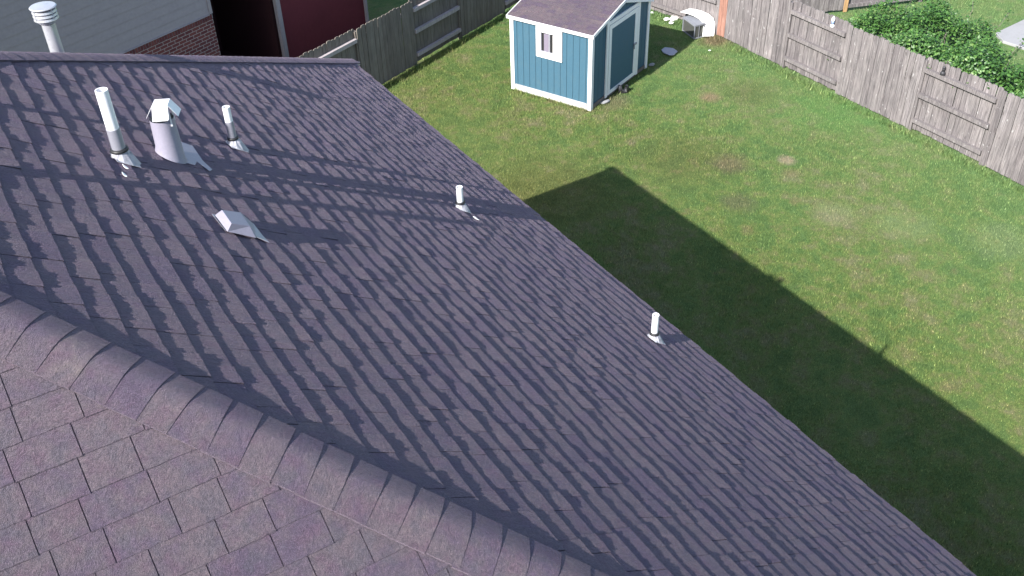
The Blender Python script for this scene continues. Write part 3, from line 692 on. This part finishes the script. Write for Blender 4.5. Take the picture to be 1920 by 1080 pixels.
# ------------------------------------------------------------------ bramble vine beyond the fence
def vine():
    r = np.random.default_rng(9); b = MB()
    root = thing('vine', 'tangled green leafy vine heaped up behind the grey fence', 'vine', (13.8, -.8, 0))
    def hgt(x, y):
        e = min(1, max(0, (2.85-y)/.9))*min(1, max(0, (y+6.5)/2)); far = max(14.7, 15.7-.5*max(0, .9-y))
        q = min(1, max(0, (far-x)/.9)); return (1.58+.20*math.sin(x*3.1+y*1.7)+.16*math.sin(y*4.3-x*2)+.12*math.sin(x*7+y*6))*e**.5*q**.6
    lv = []
    leaf = MB()
    def add(c, s, nrm, tint):
        nrm = nrm/np.linalg.norm(nrm); a = np.cross(nrm, r.normal(size=3)); a /= np.linalg.norm(a); d = np.cross(nrm, a)
        pts = [c-a*s*.5, c-a*s*.1+d*s*.36-nrm*s*.06, c+a*s*.6, c-a*s*.1-d*s*.36-nrm*s*.06]
        leaf.add(pts, [(0, 3, 2), (0, 2, 1)], tint)
    n = 0
    while n < 40000:
        x, y = r.uniform(12.45, 15.6), r.uniform(-6, 2.85); h = hgt(x, y)
        if h < .15: continue
        depth = abs(r.normal(0, .16)); z = h-depth+r.normal(0, .03)
        # a clump: several leaves around a sprig
        if math.sin(x*9+y*5)*math.sin(y*11-x*4)+r.normal(0, .3) < -.75: continue
        c = V3(x, y, max(z, .05)); k = r.integers(3, 7); tc = r.uniform(0, 1)
        for _ in range(k):
            add(c+r.normal(0, .05, 3), r.uniform(.045, .085), V3(r.normal(0, .55), r.normal(0, .55), 1.0), min(1, max(0, tc*.5+r.uniform(0, .5)))); n += 1
    # side toward the yard beyond, and runners
    for _ in range(2500):
        y = r.uniform(-5, 2.3); x = 12.46+abs(r.normal(0, .1)); h = hgt(x+.3, y); add(V3(x, y, r.uniform(1.1, max(1.15, h+.08))), r.uniform(.04, .08), V3(-1, r.normal(0, .5), .8), r.uniform(0, 1))
    for (p, q, m) in (((13.6, 1.9, 1.1), (15.2, 3.6, .55), 150), ((14.2, 1.9, 1.1), (15.9, 3.0, 1.0), 50), ((15.0, .8, 1.1), (16.2, 1.6, 1.5), 60), ((14.6, 0, 1.2), (15.8, .35, 1.6), 60),
                      ((12.5, 1.3, 1.45), (12.36, .9, 1.62), 20), ((12.5, -.1, 1.5), (12.33, -.35, 1.45), 26), ((12.5, -1.5, 1.5), (12.35, -1.7, 1.6), 20), ((14.6, -.6, 1.2), (15.6, -.5, 1.5), 50), ((12.5, -.5, 1.5), (12.4, -.66, 1.66), 14)):
        p, q = np.array(p), np.array(q); pv = p; st = MB()
        for i in range(1, 7):
            w_ = p+(q-p)*i/6+r.normal(0, .03, 3)+V3(0, 0, .1*math.sin(i/6*3.14)); st.tube(pv, w_, .006, .005, 5); pv = w_
        st.build('stem', M['fence_brown'], root)
        for _ in range(m):
            t = r.uniform(); add(p+(q-p)*t+V3(0, 0, .1*math.sin(t*3.14))+r.normal(0, .05, 3), r.uniform(.04, .08), V3(r.normal(0, .6), r.normal(0, .6), 1), r.uniform(0, 1))
    for _ in range(30):
        x, y = r.uniform(12.5, 15), r.uniform(-5, 2); h = hgt(x, y); st = MB()
        st.tube((x, y, 0), (x+r.normal(0, .25), y+r.normal(0, .25), max(h-.1, .1)), .009, .005, 5); st.build('stem', M['fence_brown'], root)
    k = NT('vine_leaf'); c = k.ramp(k.attr(), [(0, (.022, .06, .016)), (.4, (.05, .125, .028)), (.75, (.10, .21, .045)), (1, (.20, .30, .09))])
    c = k.mix(k.remap(k.noise(6, 2, .5, k.pos()), .35, .7, 0, .5), c, (.05, .14, .03))
    k.set(c, .45, .45); tr = k.n('ShaderNodeBsdfTranslucent'); k.l(c, tr.inputs[0]); ms = k.n('ShaderNodeMixShader'); ms.inputs[0].default_value = .22
    k.l(k.b.outputs[0], ms.inputs[1]); k.l(tr.outputs[0], ms.inputs[2]); k.l(ms.outputs[0], k.out.inputs[0])
    leaf.build('foliage', k.m, root)
vine()

# ------------------------------------------------------------------ path beyond the fence
b = MB(); b.prism([(17.69, 1.46, -.02), (18.0, -.8, -.02), (23, -.8, -.02), (23, 2.3, -.02), (19.25, 1.99, -.02), (17.95, 1.87, -.02)], (0, 0, .07)); tag(b.build('path', M['concrete'], bevel=.01), kind='structure')

# ------------------------------------------------------------------ things by the back fence
def crate():
    O = V3(11.66, 6.0, 0); a = V3(.30, -.035, 0); c = V3(.12, .60, 0); z = V3(0, 0, .35)
    root = thing('crate', 'grey framed crate with smoky side panels under the white sheet by the fence corner', 'crate', tuple(O+a/2+c/2))
    b = MB(); i1 = .03
    b.box(O+a*.05+c*.03+V3(0, 0, .02), a*.9, c*.94, z*.9); b.build('side_panel', M['glassy'], root)
    f = MB(); th = .024
    an, cn = a/np.linalg.norm(a), c/np.linalg.norm(c)
    for p in (O, O+a-an*th, O+c-cn*th, O+a+c-an*th-cn*th): f.box(p, an*th, cn*th, z)
    for zz in (0.0, .326):
        f.box(O+an*th+V3(0, 0, zz), a-2*an*th, cn*th, V3(0, 0, .024)); f.box(O+an*th+c-cn*th+V3(0, 0, zz), a-2*an*th, cn*th, V3(0, 0, .024))
        f.box(O+cn*th+V3(0, 0, zz), c-2*cn*th, an*th, V3(0, 0, .024)); f.box(O+cn*th+a-an*th+V3(0, 0, zz), c-2*cn*th, an*th, V3(0, 0, .024))
    f.box(O+a*.45-cn*.004, an*.012, cn*.01, z*.97)
    f.build('frame', M['lid'], root)
    l = MB(); l.box(O-an*.005-cn*.005+V3(0, 0, .352), a+an*.01, c+cn*.01, V3(0, 0, .014)); l.build('lid', M['lid'], root)
crate()
def sheet():
    path = [V3(12.03, 6.80, .42), V3(12.06, 6.6, .455), V3(12.10, 6.4, .46), V3(12.13, 6.2, .44), V3(12.15, 6.04, .38), V3(12.14, 5.97, .28), V3(12.11, 5.93, .14), V3(12.08, 5.90, .01)]
    b = MB(); th = .03
    for (w0, w1, last) in ((-.20, .05, 9), (.068, .15, 9)):
        up_, dn = [], []
        for i, p in enumerate(path):
            q0 = path[max(i-1, 0)]; q1 = path[min(i+1, len(path)-1)]; t = q1-q0; t /= np.linalg.norm(t)
            sd = V3(1, -.1, 0); sd = sd-t*(sd@t); sd /= np.linalg.norm(sd); n = np.cross(sd, t); n = n if (n@V3(.2, -.5, 1)) > 0 else -n
            a_, c_ = (w0, w1)
            if i < 5: a_, c_ = (w0, .058) if w0 < 0 else (.058, w1)
            up_ += [p+sd*a_+n*th/2, p+sd*c_+n*th/2]; dn += [p+sd*a_-n*th/2, p+sd*c_-n*th/2]
        n_ = len(path); vs = up_+dn; fs = []
        for i in range(n_-1):
            a = 2*i; fs += [(a, a+1, a+3, a+2), (2*n_+a, 2*n_+a+2, 2*n_+a+3, 2*n_+a+1), (a, a+2, 2*n_+a+2, 2*n_+a), (a+1, 2*n_+a+1, 2*n_+a+3, a+3)]
        fs += [(0, 2*n_, 2*n_+1, 1), (2*n_-2, 2*n_-1, 4*n_-1, 4*n_-2)]
        b.add(vs, fs)
    tag(b.build('plastic_sheet', M['white'], bevel=.006), 'white bent plastic sheet arched over the back of the grey crate', 'sheet')
sheet()
def crumple(name, c, s, label, cat, mat, group=None, flat=.5, seed=1):
    r = random.Random(seed); b = MB(); n, m = 9, 6; vs = []
    for j in range(m+1):
        for i in range(n):
            t, p = 2*math.pi*i/n, math.pi*j/m; q = r.uniform(.6, 1.25)
            vs.append((c[0]+s[0]*math.sin(p)*math.cos(t)*q, c[1]+s[1]*math.sin(p)*math.sin(t)*q, c[2]+s[2]*flat+s[2]*math.cos(p)*r.uniform(.7, 1.1)*flat))
    fs = [(j*n+i, j*n+(i+1) % n, (j+1)*n+(i+1) % n, (j+1)*n+i) for j in range(m) for i in range(n)]
    b.add(vs, fs); tag(b.build(name, M[mat]), label, cat, group)
G1 = 'white litter by the back fence'
crumple('crumpled_paper', (12.02, 7.22, 0), (.13, .12, .12), 'largest crumpled white paper against the back fence, left of the grey crate', 'paper', 'white', G1, .5, 1)
crumple('crumpled_paper', (11.87, 7.34, 0), (.08, .07, .08), 'small crumpled white paper just left of the largest one', 'paper', 'white', G1, .5, 2)
crumple('crumpled_paper', (11.84, 7.10, 0), (.06, .07, .05), 'small crumpled white paper lying nearest the shed shadow', 'paper', 'white', G1, .5, 3)
crumple('crumpled_paper', (11.86, 7.93, 0), (.045, .045, .05), 'tiny white scrap on the grass by the dark gap in the back fence', 'paper', 'white', G1, .5, 4)
crumple('stone', (9.83, 5.40, 0), (.10, .055, .07), 'pale stone beside the far front corner of the blue shed', 'stone', 'concrete', None, .5, 5)
crumple('stone', (7.78, 4.50, -.01), (.16, .06, .06), 'low pale stone at the foot of the shed near its front corner', 'stone', 'concrete', None, .5, 6)
crumple('paper_scrap', (11.50, 5.22, .02), (.03, .03, .02), 'tiny white speck on the sunny grass in front of the crate', 'scrap', 'white', None, .6, 8)
b = MB(); b.prism([(10.47, 5.76, .035), (10.53, 5.90, .035), (10.68, 5.95, .045), (10.82, 5.80, .04), (10.80, 5.60, .035), (10.60, 5.50, .03), (10.50, 5.56, .03)], (0, 0, .022))
tag(b.build('stepping_slab', M['slab'], bevel=.006), 'flat grey slab on the grass half in the shed shadow', 'slab')
def boot(c, a, label):
    root = thing('boot', label, 'boot', c, 'dark boots by the shed door'); d = V3(math.cos(a), math.sin(a), 0); s = V3(-d[1], d[0], 0); c = np.array(c)
    b = MB(); rows = []
    for (x, z0, z1, w) in ((-.05, .02, .18, .036), (-.02, .02, .19, .042), (.03, .02, .18, .04), (.05, .02, .09, .04), (.10, .02, .065, .042), (.15, .02, .045, .032)):
        rows.append([c+d*x+s*w+V3(0, 0, z0), c+d*x+s*w*.9+V3(0, 0, z1*.8), c+d*x+V3(0, 0, z1), c+d*x-s*w*.9+V3(0, 0, z1*.8), c+d*x-s*w+V3(0, 0, z0)])
    vs = [p for r_ in rows for p in r_]; fs = [(5*i+j, 5*i+(j+1) % 5, 5*i+5+(j+1) % 5, 5*i+5+j) for i in range(5) for j in range(5)]+[(0, 1, 2, 3, 4), (29, 28, 27, 26, 25)]
    b.add(vs, fs); b.build('upper', M['dark'], root, smooth=True)
    q = MB(); q.prism([c+d*x+s*w for x, w in ((-.055, .038), (.05, .043), (.12, .045), (.158, .02), (.158, -.02), (.12, -.045), (.05, -.043), (-.055, -.038))], V3(0, 0, .02)); q.build('sole', M['rubber'], root)
boot((8.36, 4.72, 0), -.6, 'dark boot standing nearer the shed door sill')
boot((8.50, 4.66, 0), .5, 'dark boot standing on the grass farther from the door sill')
# small things on the fence rail
def ornament(x, y, z, name, label, prof, mats):
    root = thing(name, label, 'ornament', (x, y, z))
    for (pn, pf, mt) in zip(('base', 'body', 'head'), prof, mats):
        b = MB(); b.lathe((x, y, z), pf, 14); b.build(pn, M[mt], root, smooth=True)
ornament(12.315, 2.29, 1.447, 'figurine', 'small white and blue figurine standing on the fence rail',
         ([(.022, 0), (.05, .004), (.05, .03), (.03, .06)], [(.03, .06), (.026, .09), (.038, .115), (.03, .13)], [(.03, .13), (.042, .16), (.036, .20), (.016, .235), (.004, .25)]), ('white', 'bluegrey', 'white'))
ornament(12.315, -.665, 1.447, 'figurine', 'small black figurine standing on the fence rail under the vine',
         ([(.03, 0), (.055, .004), (.05, .05), (.03, .08)], [(.03, .08), (.024, .11), (.034, .13), (.03, .14)], [(.03, .14), (.03, .16), (.018, .18), (.004, .2)]), ('dark', 'dark', 'dark'))

scene.render.engine = 'CYCLES'
scene.cycles.use_denoising = True
